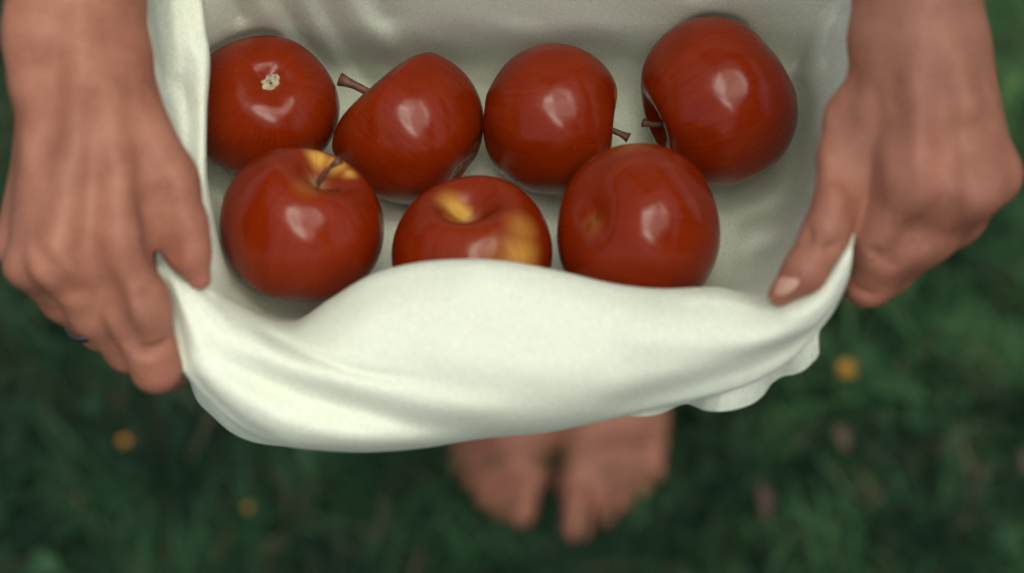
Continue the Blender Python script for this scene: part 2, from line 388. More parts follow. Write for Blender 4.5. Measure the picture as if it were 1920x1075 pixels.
APPLES = []      # centre, radius for the cloth to wrap
def make_apple(label, px, py, rad_px, d, axis, stem=None, pigment=(), seed=0, lobes=.02, roll=0, russet=.9, sc=(1, 1, 1), **pk):
    """axis: (right, up, towards the camera) of the stem end, in the photo's own directions"""
    c = P(px, py, d); r = pxr(rad_px, d)
    ax = Vector(AR * axis[0] + AU * axis[1] - AF * axis[2]).normalized()
    NT, NP = 72, 96; V = []; pig = []; rus = []; pol = []
    q = Matrix.Rotation(roll, 4, 'Z')
    rot = ax.to_track_quat('Z', 'Y').to_matrix().to_4x4() @ q
    pmask = [(Vector(AR * a[0] + AU * a[1] - AF * a[2]).normalized(), a[3], a[4]) for a in pigment]
    rnd = random.Random(seed)
    ph = [rnd.uniform(0, 6.28) for _ in range(6)]
    for i in range(NT + 1):
        t = i / NT
        rr, z = prof(t, **pk)
        for k in range(NP):
            a = 2 * math.pi * k / NP
            f = 1 + lobes * .6 * math.cos(5 * a + ph[0]) * (0.3 + .7 * t) + .018 * math.cos(2 * a + ph[1]) + .022 * math.cos(a + ph[2]) * (z)
            zz = z * (1 + .045 * math.cos(a + ph[3])) + .02 * rr * math.cos(3 * a + ph[4])
            if t > .5: zz += .008 * math.cos(5 * a + ph[0]) * math.exp(-((rr - .32) / .16) ** 2)
            p = Vector((rr * f * math.cos(a), rr * f * math.sin(a), zz)) * r
            p = Vector((p.x * sc[0], p.y * sc[1], p.z * sc[2]))
            w = rot @ p; n = w.normalized()
            g = 0
            for (dv, wid, amp) in pmask:
                ang = math.acos(max(-1, min(1, n.dot(dv)))); g = max(g, amp * math.exp(-(ang / wid) ** 2))
            V.append(w); pig.append(g)
            rus.append(russet * math.exp(-(rr / .11) ** 2) * (.7 + .3 * math.cos(9 * a + ph[1])) if t < .5 else .5 * math.exp(-(rr / .07) ** 2))
            pol.append((math.cos(a) * 2.3 + seed, math.sin(a) * 2.3, z * .35))
    F = [(i * NP + k, (i + 1) * NP + k, (i + 1) * NP + (k + 1) % NP, i * NP + (k + 1) % NP) for i in range(NT) for k in range(NP)]
    o = mesh_obj('apple', np.array([tuple(v) for v in V]), np.array(F), M['apple'])
    o.location = c
    me = o.data; 
    for nm, vals in (('pigment', pig), ('russet', rus)):
        at = me.attributes.new(nm, 'FLOAT', 'POINT'); at.data.foreach_set('value', np.array(vals, np.float32)[:len(me.vertices)])
    at = me.attributes.new('polar', 'FLOAT_VECTOR', 'POINT'); at.data.foreach_set('vector', np.array(pol, np.float32).ravel())
    tag(o, label, 'apple', 'red apples carried in the held up dress')
    APPLES.append((c, r, rot))
    # dried sepals in the calyx pit
    z0 = prof(1.0, **pk)[1] * r * sc[2]
    Vs, Fs = [], []; kk = 0
    for j in range(6):
        a = j / 6 * 6.283 + ph[2]; L = r * .155 * rnd.uniform(.8, 1.25); w = L * .34
        for (t, ww, up) in ((.12, .6, .25), (.55, 1, .35), (1, .2, .12)):
            for s in (-1, 1):
                Vs.append(rot @ Vector((t * L * math.cos(a) - s * w * ww * math.sin(a), t * L * math.sin(a) + s * w * ww * math.cos(a), z0 - r * .012 - up * L * .7)))
        Fs += [(kk, kk + 2, kk + 3, kk + 1), (kk + 2, kk + 4, kk + 5, kk + 3)]; kk += 6
    mesh_obj('calyx', np.array([tuple(v) for v in Vs]), np.array(Fs), M['calyx'], o)
    if stem:
        zs = prof(0.0, **pk)[1] * r * sc[2]; L, bend, rad = stem
        bd = Vector(AR * bend[0] + AU * bend[1] - AF * bend[2]); base = rot @ Vector((0, 0, zs - .0015))
        pts = [base + ax * L * t + bd * L * t * t for t in np.linspace(0, 1, 9)]
        rad_ = [rad * (1.0 + .0 * t + (.75 * max(0, (t - .75) / .25) ** 1.5)) for t in np.linspace(0, 1, 9)]
        stem_tube(pts, rad_, 'stem', M['stem'], o)
    return o

make_apple('back row apple nearest the left arm, its dry brown calyx facing the camera', 494, 202, 139, 1.122, (-.22, -.34, -.92), seed=1, lobes=.02,
           bd=.15, ba=.25, roll=.4)
make_apple('pear shaped looking apple with a long stem pointing up to the left', 766, 238, 147, 1.122, (-.72, .70, -.12), stem=(.0235, (-.3, -.10, 0), .0020),
           seed=2, pigment=[(-.62, .30, .65, .30, .16)], cd=.30, ca=.42, taper=.05, flat=.45, sc=(1, 1, 1.04))
make_apple('back row apple with a short stem and a yellow patch on its right side', 1037, 224, 142, 1.120, (.98, -.16, .08), stem=(.0140, (.10, -.25, .0), .0015),
           seed=3, pigment=[(.93, .22, .30, .16, 1.5)], cd=.27, ca=.33)
make_apple('topmost apple at the right, tilted with its stem pointing down left', 1343, 190, 158, 1.112, (-.88, -.40, .06), stem=(.0138, (-.1, .35, .1), .0013),
           seed=4, pigment=[(-.90, -.36, .2, .22, .7)], cd=.28, ca=.36)
make_apple('front row apple with an upright stem and a yellow rim behind it', 568, 424, 153, 1.068, (.30, .72, .50), stem=(.0175, (.32, -.1, 0), .00125),
           seed=5, pigment=[(.22, .95, .16, .16, 1.15), (.48, .86, .14, .15, 1.15), (.66, .72, .18, .10, .9), (-.97, .12, .12, .24, .6), (.1, .45, .8, .25, .2)], cd=.27, ca=.33)
make_apple('front row middle apple with a stemless yellow hollow on top and a yellow streak', 885, 474, 150, 1.067, (-.05, .80, .52),
           seed=6, pigment=[(-.26, .86, .44, .20, 1.6), (-.12, .90, .42, .12, 1.3), (.62, -.06, .78, .30, .78), (.66, .28, .70, .26, .5), (.55, -.35, .78, .3, .6), (.35, -.1, .9, .4, .25), (0, 0, 1, 1.3, .10)], cd=.42, ca=.38, russet=.5)
make_apple('large front row apple at the right with a shallow hollow on its left side', 1196, 431, 160, 1.068, (-.66, .10, .68),
           seed=7, pigment=[(-.66, .06, .68, .30, .17), (-.1, .95, .2, .35, .22)], cd=.13, ca=.42, russet=.1)

# ------------------------------------------------------------------ the dress: held front panel as one sheet
def catmull(xk, Yk, x):
    """interpolating spline through (xk, Yk), Yk (n, dims)"""
    xk = np.asarray(xk, float); Yk = np.asarray(Yk, float); n = len(xk)
    Tn = np.zeros_like(Yk)
    for i in range(n):
        a, b = max(i - 1, 0), min(i + 1, n - 1); Tn[i] = (Yk[b] - Yk[a]) / (xk[b] - xk[a])
    j = np.clip(np.searchsorted(xk, x, side='right') - 1, 0, n - 2)
    h = (xk[j + 1] - xk[j]); t = (x - xk[j]) / h
    t = t.reshape(t.shape + (1,) * (Yk.ndim - 1)); h = h.reshape(t.shape)
    h00 = 2 * t ** 3 - 3 * t ** 2 + 1; h10 = t ** 3 - 2 * t ** 2 + t; h01 = -2 * t ** 3 + 3 * t ** 2; h11 = t ** 3 - t ** 2
    return h00 * Yk[j] + h10 * h * Tn[j] + h01 * Yk[j + 1] + h11 * h * Tn[j + 1]

ROWS = [
 # t, [(s, px, py, depth) ...]   s 0..13 from the left edge to the right edge
 (0.0, [(0, 520, -690, 1.16), (2, 580, -730, 1.115), (5, 800, -755, 1.083), (7, 1000, -765, 1.074), (9, 1250, -760, 1.078), (12, 1560, -735, 1.11), (13, 1640, -690, 1.155)]),
 (1.0, [(0, 300, -380, 1.10), (2, 375, -385, 1.06), (3, 430, -385, 1.055), (5, 600, -385, 1.04), (7, 900, -385, 1.035), (9, 1200, -385, 1.04), (12, 1560, -385, 1.07), (13, 1620, -380, 1.10)]),
 (2.0, [(0, 245, -90, 1.062), (1, 280, -90, 1.057), (2, 330, -90, 1.05), (3, 373, -90, 1.05), (3.6, 385, -90, 1.065), (5, 520, -90, 1.062), (7, 860, -90, 1.058), (9, 1180, -90, 1.066), (11, 1480, -90, 1.07), (12, 1590, -90, 1.062), (13, 1680, -90, 1.06)]),
 (2.7, [(0, 240, 40, 1.065), (1, 279, 40, 1.06), (2, 330, 40, 1.053), (3, 381, 40, 1.054), (3.6, 386, 40, 1.095), (5, 510, 40, 1.116), (7, 860, 40, 1.108), (9, 1180, 40, 1.116), (11, 1480, 40, 1.116), (12, 1572, 40, 1.08), (13, 1680, 40, 1.06)]),
 (3.2, [(0, 250, 120, 1.064), (1, 290, 120, 1.059), (2, 340, 118, 1.052), (3, 392, 112, 1.054), (3.6, 378, 120, 1.12), (5, 505, 130, 1.16), (7, 870, 130, 1.16), (9, 1180, 130, 1.16), (11, 1470, 120, 1.142), (12, 1550, 120, 1.102), (13, 1650, 120, 1.06)]),
 (3.8, [(0, 270, 210, 1.064), (1, 305, 210, 1.059), (2, 345, 210, 1.052), (3, 387, 210, 1.056), (3.6, 355, 215, 1.13), (5, 500, 220, 1.175), (7, 880, 220, 1.178), (9, 1180, 220, 1.178), (11, 1460, 210, 1.155), (12, 1540, 210, 1.105), (13, 1620, 210, 1.06)]),
 (4.5, [(0, 290, 330, 1.059), (1, 325, 330, 1.054), (2, 355, 330, 1.047), (3, 387, 330, 1.052), (3.6, 372, 335, 1.12), (5, 500, 340, 1.165), (7, 890, 340, 1.165), (9, 1190, 330, 1.168), (11, 1455, 320, 1.155), (12, 1540, 310, 1.1), (13, 1610, 300, 1.05)]),
 (5.2, [(0, 295, 410, 1.045), (1, 330, 410, 1.045), (2, 362, 410, 1.040), (3, 400, 410, 1.050), (3.6, 398, 415, 1.095), (5, 520, 430, 1.135), (7, 895, 440, 1.135), (9, 1190, 430, 1.14), (11, 1445, 415, 1.12), (12, 1530, 385, 1.08), (13, 1605, 365, 1.045)]),
 (5.8, [(0, 295, 460, 1.035), (1, 330, 464, 1.035), (2, 368, 470, 1.035), (3, 408, 478, 1.045), (4, 450, 520, 1.085), (5, 540, 560, 1.115), (6, 700, 560, 1.118), (7, 880, 555, 1.118), (8, 1050, 560, 1.118), (9, 1220, 560, 1.118), (10, 1340, 520, 1.10), (11, 1432, 495, 1.085), (12, 1525, 440, 1.06), (13, 1602, 400, 1.03)]),
 (6.3, [(0, 293, 476, 1.028), (1, 322, 482, 1.028), (2, 358, 494, 1.028), (3, 398, 516, 1.034), (4, 446, 565, 1.055), (5, 545, 600, 1.082), (6, 700, 560, 1.078), (7, 875, 525, 1.070), (8, 1050, 545, 1.07), (9, 1225, 578, 1.072), (10, 1345, 550, 1.066), (11, 1432, 532, 1.055), (12, 1533, 478, 1.035), (13, 1602, 412, 1.022)]),
 (6.8, [(0, 292, 488, 1.020), (1, 318, 492, 1.018), (2, 352, 508, 1.018), (3, 392, 536, 1.022), (4, 440, 572, 1.032), (5, 545, 608, 1.044), (5.6, 620, 562, 1.038), (6, 695, 518, 1.030), (6.5, 780, 495, 1.026), (7, 870, 488, 1.024), (7.5, 950, 492, 1.024), (8, 1048, 510, 1.024), (8.6, 1150, 534, 1.025), (9, 1228, 543, 1.027), (10, 1345, 541, 1.026), (11, 1432, 560, 1.020), (12, 1542, 508, 1.006), (13, 1601, 428, .999)]),
 (7.3, [(0, 296, 512, 1.013), (1, 324, 523, 1.008), (2, 358, 541, 1.008), (3, 398, 566, 1.010), (4, 448, 598, 1.014), (5, 550, 630, 1.020), (6, 698, 548, 1.012), (7, 870, 515, 1.008), (8, 1048, 535, 1.008), (9, 1230, 566, 1.010), (10, 1348, 570, 1.010), (11, 1438, 584, 1.006), (12, 1543, 535, .996), (13, 1599, 460, .991)]),
 (8.3, [(0, 312, 580, 1.012), (1, 345, 598, 1.004), (2, 385, 618, 1.002), (3, 432, 646, 1.002), (4, 490, 668, 1.003), (5, 590, 685, 1.003), (6, 715, 625, 1.000), (7, 877, 600, .998), (8, 1050, 608, .998), (9, 1228, 628, 1.000), (10, 1343, 630, 1.002), (11, 1435, 632, 1.002), (12, 1537, 590, .998), (13, 1590, 520, .998)]),
 (9.4, [(0, 331, 650, 1.012), (1, 368, 682, 1.006), (2, 412, 714, 1.005), (3, 470, 745, 1.006), (4, 540, 768, 1.008), (5, 640, 770, 1.008), (6, 750, 738, 1.004), (7, 890, 712, 1.002), (8, 1050, 705, 1.003), (9, 1215, 692, 1.008), (10, 1330, 680, 1.011), (11, 1422, 666, 1.012), (12, 1510, 628, 1.01), (13, 1566, 575, 1.01)]),
 (10.3, [(0, 345, 695, 1.013), (1, 388, 742, 1.016), (2, 436, 782, 1.018), (3, 500, 812, 1.018), (4, 580, 826, 1.018), (5, 680, 826, 1.018), (6, 780, 812, 1.016), (7, 900, 792, 1.016), (8, 1050, 775, 1.018), (9, 1200, 748, 1.022), (10, 1315, 728, 1.024), (11, 1405, 707, 1.024), (12, 1490, 665, 1.018), (13, 1548, 602, 1.014)]),
 (10.9, [(0, 350, 703, 1.029), (1, 396, 754, 1.04), (2, 450, 802, 1.044), (3, 520, 832, 1.044), (4, 600, 843, 1.044), (5, 690, 846, 1.044), (6, 790, 838, 1.044), (7, 905, 820, 1.044), (8, 1030, 808, 1.044), (9, 1180, 776, 1.04), (10, 1300, 750, 1.036), (11, 1392, 724, 1.034), (12, 1478, 678, 1.028), (13, 1540, 612, 1.022)]),
 (11.4, [(0, 352, 700, 1.066), (1, 400, 748, 1.082), (2, 458, 798, 1.09), (3, 530, 826, 1.09), (4, 610, 838, 1.09), (5, 700, 841, 1.09), (6, 800, 832, 1.09), (7, 910, 815, 1.085), (8, 1030, 802, 1.078), (9, 1180, 770, 1.066), (10, 1300, 744, 1.060), (11, 1390, 718, 1.058), (12, 1474, 674, 1.052), (13, 1538, 610, 1.044)]),
]
# folds in the cloth: polyline in the photo's directions, width (px), height (mm, + towards the camera), sharpness side
FOLDS = [
 # back panel, running down from the waist
 ([(400, -120), (432, -20), (462, 55)], 16, -4.0), ([(425, -130), (478, -20), (512, 60)], 24, 5.0),
 ([(475, -120), (520, -10), (572, 75), (630, 160)], 18, -4.5), ([(520, -120), (575, 0), (625, 80), (660, 130)], 22, 4.5),
 ([(555, -120), (600, 10), (655, 105), (735, 215)], 18, -4.5), ([(600, -120), (655, 0), (712, 75), (760, 120)], 26, 5.0),
 ([(650, -120), (700, 0), (750, 60)], 24, -3.5), ([(900, -150), (870, -40), (850, 70)], 60, 3.5), ([(1020, -150), (1010, -20), (985, 70)], 55, -3.0),
 ([(1190, -150), (1160, 0), (1120, 90)], 60, 3.0), ([(1330, -160), (1310, -60), (1290, 10)], 40, -2.5),
 # left strip
 ([(262, -80), (283, 60), (300, 160)], 11, -3.5), ([(318, -80), (330, 60), (345, 120)], 22, 2.0), ([(352, -60), (372, 60), (386, 120)], 11, -1.8),
 ([(310, 130), (350, 190), (370, 300)], 18, -1.5), ([(340, 330), (375, 400), (398, 480)], 18, 1.5),
 # right wall
 ([(1585, -20), (1538, 32), (1508, 98), (1482, 145)], 11, -3.2), ([(1560, 20), (1530, 90), (1500, 170)], 20, 3.0), ([(1592, 0), (1570, 60), (1545, 140)], 10, -2.0),
 ([(1530, 190), (1510, 215), (1490, 235)], 11, -2.0), ([(1370, 412), (1440, 400), (1530, 375)], 22, -2.5), ([(1380, 440), (1450, 430), (1530, 405)], 20, 2.5),
 ([(1390, 480), (1450, 462), (1530, 435)], 20, -2.5), ([(1370, 520), (1420, 505), (1490, 480)], 18, 2.0), ([(1410, 545), (1370, 537), (1300, 538)], 7, -1.5),
 # flap, left part
 ([(300, 500), (325, 560), (345, 640), (356, 690)], 9, -1.6), ([(318, 505), (350, 590), (380, 670)], 10, 1.2), ([(322, 498), (370, 535), (430, 588)], 7, -1.2),
 ([(345, 508), (400, 552), (455, 600), (520, 632)], 8, 1.0),
 ([(1598, 440), (1578, 490), (1530, 545), (1470, 580)], 8, -1.2), ([(1592, 470), (1574, 530), (1540, 580)], 8, 1.2), ([(1585, 520), (1560, 570), (1500, 620)], 9, -1.0),
 ([(310, 505), (350, 522), (400, 556), (460, 600), (560, 658), (680, 700), (800, 712)], 12, -2.2), ([(330, 500), (400, 545), (480, 595), (560, 640)], 15, 2.4),
 ([(400, 606), (500, 660), (620, 706), (760, 742), (900, 766), (1020, 770)], 26, 2.6),
 ([(380, 650), (450, 694), (560, 738), (690, 776), (820, 804), (960, 812)], 24, -4.2),
 ([(360, 668), (430, 728), (520, 780), (640, 818), (760, 834)], 24, 2.4),
 ([(352, 690), (400, 745), (460, 795), (540, 838)], 10, -3.5),
 # flap, middle and right
 ([(850, 560), (1000, 600), (1130, 640), (1200, 650)], 60, -3.5), ([(760, 640), (900, 680), (1060, 700), (1200, 680)], 60, 3.0),
 ([(1100, 780), (1220, 742), (1340, 708), (1450, 668), (1540, 610)], 20, -3.0), ([(1100, 740), (1230, 705), (1350, 668), (1470, 620), (1555, 560)], 30, 2.0),
 ([(1430, 575), (1340, 560), (1260, 562)], 12, 1.2), ([(1590, 450), (1570, 520), (1530, 570), (1440, 600)], 20, 2.0),
]
def seg_field(X, Y, pts, width):
    best = np.full(X.shape, 1e9)
    n = len(pts); L = [0]
    for i in range(n - 1): L.append(L[-1] + math.hypot(pts[i + 1][0] - pts[i][0], pts[i + 1][1] - pts[i][1]))
    par = np.zeros(X.shape)
    for i in range(n - 1):
        (x0, y0), (x1, y1) = pts[i], pts[i + 1]; dx, dy = x1 - x0, y1 - y0; q = dx * dx + dy * dy
        t = np.clip(((X - x0) * dx + (Y - y0) * dy) / q, 0, 1)
        dd = np.hypot(X - x0 - t * dx, Y - y0 - t * dy); m = dd < best
        best = np.where(m, dd, best); par = np.where(m, (L[i] + t * (L[i + 1] - L[i])) / L[-1], par)
    env = np.clip(np.minimum(par, 1 - par) * 5, 0, 1); env = .15 + .85 * env * env * (3 - 2 * env)
    return np.exp(-(best / width) ** 2) * env
def smooth_poly(pts, n=24):
    p = np.array(pts, float); k = np.arange(len(p)); q = catmull(k, p, np.linspace(0, len(p) - 1, n)); return [tuple(v) for v in q]

def panel_vertices(ns, nt):
    ts = [r[0] for r in ROWS]; S = np.linspace(0, 13, ns)
    rows = np.stack([catmull([q[0] for q in r[1]], [q[1:] for q in r[1]], S) for r in ROWS])     # rows x ns x 3
    T = np.concatenate([np.linspace(0, 2, nt // 10, endpoint=False), np.linspace(2, 11.4, nt - nt // 10)])
    G = catmull(ts, rows, T)                                                                     # nt x ns x 3
    return G, S, T

def make_panel(ns=400, nt=430):
    G, S, T = panel_vertices(ns, nt)
    X, Y, D = G[..., 0].copy(), G[..., 1].copy(), G[..., 2].copy()
    TT = np.repeat(T[:, None], ns, 1)
    vis_back = np.clip((6.2 - TT) / .5, 0, 1); vis_flap = np.clip((TT - 6.6) / .4, 0, 1) * np.clip((11.2 - TT) / .6, 0, 1)
    off = np.zeros_like(D)
    for pts, w, amp in FOLDS:
        flap = min(p[1] for p in pts) > 480 or pts[0] == (1590, 450)
        f = seg_field(X, Y, smooth_poly(pts), w) * (vis_flap if flap else vis_back)
        off += amp * .001 * f * (1.2 if flap else 1.5)
    fade = np.clip(1 - TT / 1.4, 0, 1) ** 1.5; SS = np.repeat(S[None], nt, 0)
    D = D - off + fade * .005 * np.sin(SS * 7.5 + 1.4 * np.sin(SS * 1.9))
    W = PV(np.stack([X, Y, D], -1))
    # slow irregular unevenness of a real cloth
    q = W * 1.0
    wob = (np.sin(q[..., 0] * 61 + 2 * np.sin(q[..., 2] * 37)) * np.sin(q[..., 1] * 53 + q[..., 2] * 41) * .0007
           + np.sin(q[..., 0] * 143 + q[..., 2] * 90) * np.sin(q[..., 1] * 120 - q[..., 0] * 60) * .0002)
    W = W - AF * wob[..., None]
    # the fruit presses its shape into the cloth
    inner = (TT < 6.9)
    for _ in range(3):
        for (c, r, rot) in APPLES:
            dv = W - c; dist = np.linalg.norm(dv, axis=-1)
            # cloth stays behind the fruit: vertices in front of it are carried round to the side away from the camera
            rr = r * 1.015 + .002
            lift = np.clip((rr - dist) / 1, 0, None) * inner
            W = W + dv / np.maximum(dist, 1e-6)[..., None] * lift[..., None]
    for _ in range(6):
        A = W.copy(); A[1:-1, 1:-1] = (W[:-2, 1:-1] + W[2:, 1:-1] + W[1:-1, :-2] + W[1:-1, 2:] + 4 * W[1:-1, 1:-1]) / 8
        m = np.clip((6.5 - TT) / .4, 0, 1)[..., None]; W = W * (1 - m) + A * m
    i = np.arange(nt * ns).reshape(nt, ns)
    F = np.stack([i[:-1, :-1], i[1:, :-1], i[1:, 1:], i[:-1, 1:]], -1).reshape(-1, 4)
    return W.reshape(-1, 3), F

def make_hem():
    """second layer: the free, wavy hem that shows below and behind the flap"""
    top = [(0, 345, 670, 1.045), (1, 372, 720, 1.05), (2, 425, 775, 1.055), (3, 500, 812, 1.06), (4, 600, 830, 1.07), (6, 800, 815, 1.07), (8, 1040, 780, 1.06), (9, 1180, 730, 1.052), (10, 1290, 700, 1.045), (11, 1390, 665, 1.038), (12, 1480, 620, 1.034), (13, 1545, 585, 1.030)]
    bot = [(0, 356, 712, 1.070), (.6, 372, 752, 1.072), (1, 398, 778, 1.074), (1.5, 432, 808, 1.074), (2, 470, 826, 1.076), (2.5, 515, 834, 1.078), (3, 570, 838, 1.082), (4, 640, 838, 1.09), (6, 800, 825, 1.09), (8, 1040, 792, 1.08),
           (8.7, 1130, 766, 1.066), (9, 1172, 777, 1.056), (9.35, 1205, 780, 1.052), (9.7, 1240, 774, 1.056), (10, 1272, 760, 1.066), (10.2, 1292, 757, 1.066), (10.5, 1322, 769, 1.052), (10.9, 1362, 770, 1.046), (11.2, 1402, 760, 1.046), (11.5, 1428, 743, 1.050),
           (11.75, 1446, 719, 1.056), (12.0, 1466, 706, 1.052), (12.25, 1496, 699, 1.042), (12.5, 1518, 684, 1.038), (12.75, 1534, 662, 1.036), (12.88, 1530, 640, 1.038), (13, 1540, 608, 1.038)]
    ns, nt = 420, 40; S = np.linspace(0, 13, ns)
    A = catmull([q[0] for q in top], [q[1:] for q in top], S); B = catmull([q[0] for q in bot], [q[1:] for q in bot], S)
    t = np.linspace(0, 1, nt)[:, None, None]
    G = A[None] * (1 - t) + B[None] * t
    tt = t[..., 0]
    G[..., 2] += (-.006 * np.sin(np.pi * tt) + .0018 * tt * np.sin(S[None] * 5.6 + .6) * np.clip((S[None] - 8) / 1, 0, 1)
                  + .0004 * np.sin(S[None] * 23 + tt * 3) * tt + .0005 * np.exp(-((tt - .95) / .02) ** 2))
    W = PV(G); i = np.arange(nt * ns).reshape(nt, ns)
    F = np.stack([i[:-1, :-1], i[1:, :-1], i[1:, 1:], i[:-1, 1:]], -1).reshape(-1, 4)
    return W.reshape(-1, 3), F

def ring_loft(sections, seg=96, gap=None):
    """sections: (cx, cy, z, rx, ry)"""
    V, F = [], []
    for (cx, cy, z, rx, ry, fold) in sections:
        for k in range(seg):
            a = k / seg * 2 * math.pi; f = 1 + fold * math.sin(a * 13 + math.sin(a * 3) * 2)
            V.append((cx + rx * f * math.cos(a), cy + ry * f * math.sin(a), z))
    for i in range(len(sections) - 1):
        for k in range(seg): F.append((i * seg + k, i * seg + (k + 1) % seg, (i + 1) * seg + (k + 1) % seg, (i + 1) * seg + k))
    return np.array(V), np.array(F)

person = bpy.data.objects.new('person', None); COL.objects.link(person); person.location = (0.035, -0.02, 0)
tag(person, 'barefoot person in a cream dress gathering up its front with both hands to carry apples', 'person')
BX = 0.035
def child(o):
    o.parent = person; o.matrix_parent_inverse = Matrix.Translation(-Vector(person.location)); return o

def make_dress():
    Vs, Fs, k = [], [], 0
    def add(V, F):
        nonlocal k
        Vs.append(V); Fs.append(np.asarray(F) + k); k += len(V)
    add(*make_panel()); add(*make_hem())
    bod = [(BX, .0, 1.385, .10, .085, 0), (BX, -.005, 1.36, .135, .100, 0), (BX, -.018, 1.31, .162, .132, .004), (BX, -.028, 1.24, .166, .148, .006), (BX, -.012, 1.18, .150, .120, .008), (BX, -.008, 1.10, .140, .110, .012),
           (BX, -.004, 1.03, .148, .116, .012), (BX, .004, .96, .196, .130, .008), (BX, .008, .88, .202, .134, .010), (BX, .01, .75, .208, .138, .03), (BX, .01, .62, .210, .142, .05), (BX, .01, .56, .218, .148, .06)]
    z = np.array([b[2] for b in bod]); zz = np.linspace(z[0], z[-1], 60)
    B = catmull(-z, np.array(bod), -zz); add(*ring_loft([tuple(b) for b in B], 160))
    V = np.concatenate(Vs); F = np.concatenate(Fs)
    o = child(mesh_obj('dress', V, F, M['cotton']))
    s = o.modifiers.new('thickness', 'SOLIDIFY'); s.thickness = .0009; s.offset = 0
    return o
make_dress()

# ------------------------------------------------------------------ the body: one continuous surface from blended limbs
class Field:
    def __init__(s): s.pr = []
    def cap(s, a, b, ra, rb, k=.006): s.pr.append((np.array(a, float), np.array(b, float), ra, rb, k)); return s
    def chain(s, pts, rad, k=.004):
        for i in range(len(pts) - 1): s.cap(pts[i], pts[i + 1], rad[i], rad[i + 1], k)
    def ball(s, c, r, k=.01): s.cap(c, np.array(c) + (0, 0, 1e-4), r, r, k)
    def evaluate(s, X, idx):
        D = None
        for i in idx:
            a, b, ra, rb, k = s.pr[i]; ab = b - a; q = ab @ ab
            t = np.clip(((X - a) @ ab) / q, 0, 1)
            d = np.linalg.norm(X - a - t[..., None] * ab, axis=-1) - (ra + (rb - ra) * t)
            if k < 0:                                   # a crease or hollow: cut away softly
                if D is None: continue
                kk = -k; h = np.clip(.5 - .5 * (D + d) / kk, 0, 1); D = D * (1 - h) - d * h + kk * h * (1 - h)
            elif D is None: D = d
            else:
                h = np.clip(.5 + .5 * (d - D) / k, 0, 1); D = D * h + d * (1 - h) - k * h * (1 - h)
        return D
    def mesh(s, vox, lo=None, hi=None):
        import openvdb
        bg = vox * 4; g = openvdb.FloatGrid(bg)

        N = 16; bs = N * vox; half = bs * .87
        cells = {}
        for i, (a, b, ra, rb, k) in enumerate(s.pr):
            rm = max(ra, rb) + abs(k) + half + vox * 3
            l = np.floor((np.minimum(a, b) - rm) / bs).astype(int); h = np.floor((np.maximum(a, b) + rm) / bs).astype(int)
            I = np.stack(np.meshgrid(*[np.arange(l[q], h[q] + 1) for q in range(3)], indexing='ij'), -1).reshape(-1, 3)
            C = (I + .5) * bs; ab = b - a; t = np.clip(((C - a) @ ab) / (ab @ ab), 0, 1)
            d = np.linalg.norm(C - a - t[:, None] * ab, axis=-1) - (ra + (rb - ra) * t)
            for c, dd in zip(I[d < half + abs(k) + vox * 3], d[d < half + abs(k) + vox * 3]): cells.setdefault(tuple(c), []).append(i)
        ax = (np.arange(N)) * vox
        L = np.stack(np.meshgrid(ax, ax, ax, indexing='ij'), -1)
        for c, idx in cells.items():
            D = s.evaluate(L + np.array(c) * bs, idx)
            if D is None: continue
            g.copyFromArray(np.clip(D, -bg, bg).astype(np.float32), ijk=tuple(int(v) * N for v in c))
        V, T, Q = g.convertToPolygons(isovalue=0.0, adaptivity=0.0)
        return V * vox, [tuple(int(v) for v in q) for q in T], Q.astype(np.int64)

def surf(px, py, lo=.93, hi=1.05):
    """distance at which the line of sight through this point of the hand meets its surface"""
    ds = np.arange(lo, hi, .0004); X = PV(np.stack([np.full_like(ds, px), np.full_like(ds, py), ds], -1))
    D = B.evaluate(X, range(ARM0, len(B.pr))); k = np.argmax(D < 0); return ds[k]
def ridge(pts, r, h, k=.006):
    """tendon, vein or bone standing h above the skin (h < 0: a groove between them)"""
    q = [(x, y, surf(x, y)) for x, y in pts]
    for i in range(len(q) - 1):
        a, b = q[i], q[i + 1]
        if h > 0: B.cap(P(a[0], a[1], a[2] + r - h), P(b[0], b[1], b[2] + r - h), r, r, k)
        else: B.cap(P(a[0], a[1], a[2] - r - h), P(b[0], b[1], b[2] - r - h), r, r, -k)
B = Field()
def H(px, py, d): return P(px, py, d)
# trunk, neck, head
B.cap((BX - .075, .01, .93), (BX + .075, .01, .93), .105, .105, .05)
B.cap((BX, 0, .93), (BX, -.005, 1.10), .11, .095, .06)
B.cap((BX - .03, -.005, 1.10), (BX - .06, -.005, 1.28), .085, .085, .05); B.cap((BX + .03, -.005, 1.10), (BX + .06, -.005, 1.28), .085, .085, .05)
B.cap((BX - .10, .0, 1.345), (BX + .10, .0, 1.345), .048, .048, .05)
B.ball((BX - .065, -.085, 1.24), .048, .03); B.ball((BX + .065, -.085, 1.24), .048, .03)
B.cap((BX, .0, 1.34), (BX, -.07, 1.45), .052, .047, .03)
HC = np.array((BX, -.125, 1.525))
B.cap(HC + (0, .02, .02), HC + (0, -.015, .03), .078, .072, .02); B.cap(HC + (0, -.03, -.03), HC + (0, -.055, -.065), .052, .030, .03)
B.cap(HC + (0, -.082, .005), HC + (0, -.102, -.022), .007, .011, .012)           # nose
B.cap(HC + (-.015, -.083, -.047), HC + (.015, -.083, -.047), .0065, .0065, .006)  # lips
for sx in (-1, 1):
    B.cap(HC + (sx * .018, -.078, .018), HC + (sx * .042, -.066, .016), .008, .008, .012)   # brow
    B.ball(HC + (sx * .045, -.05, -.02), .024, .02)                                         # cheek
    B.cap(HC + (sx * .078, .01, .012), HC + (sx * .076, .008, -.02), .010, .006, .006)      # ear
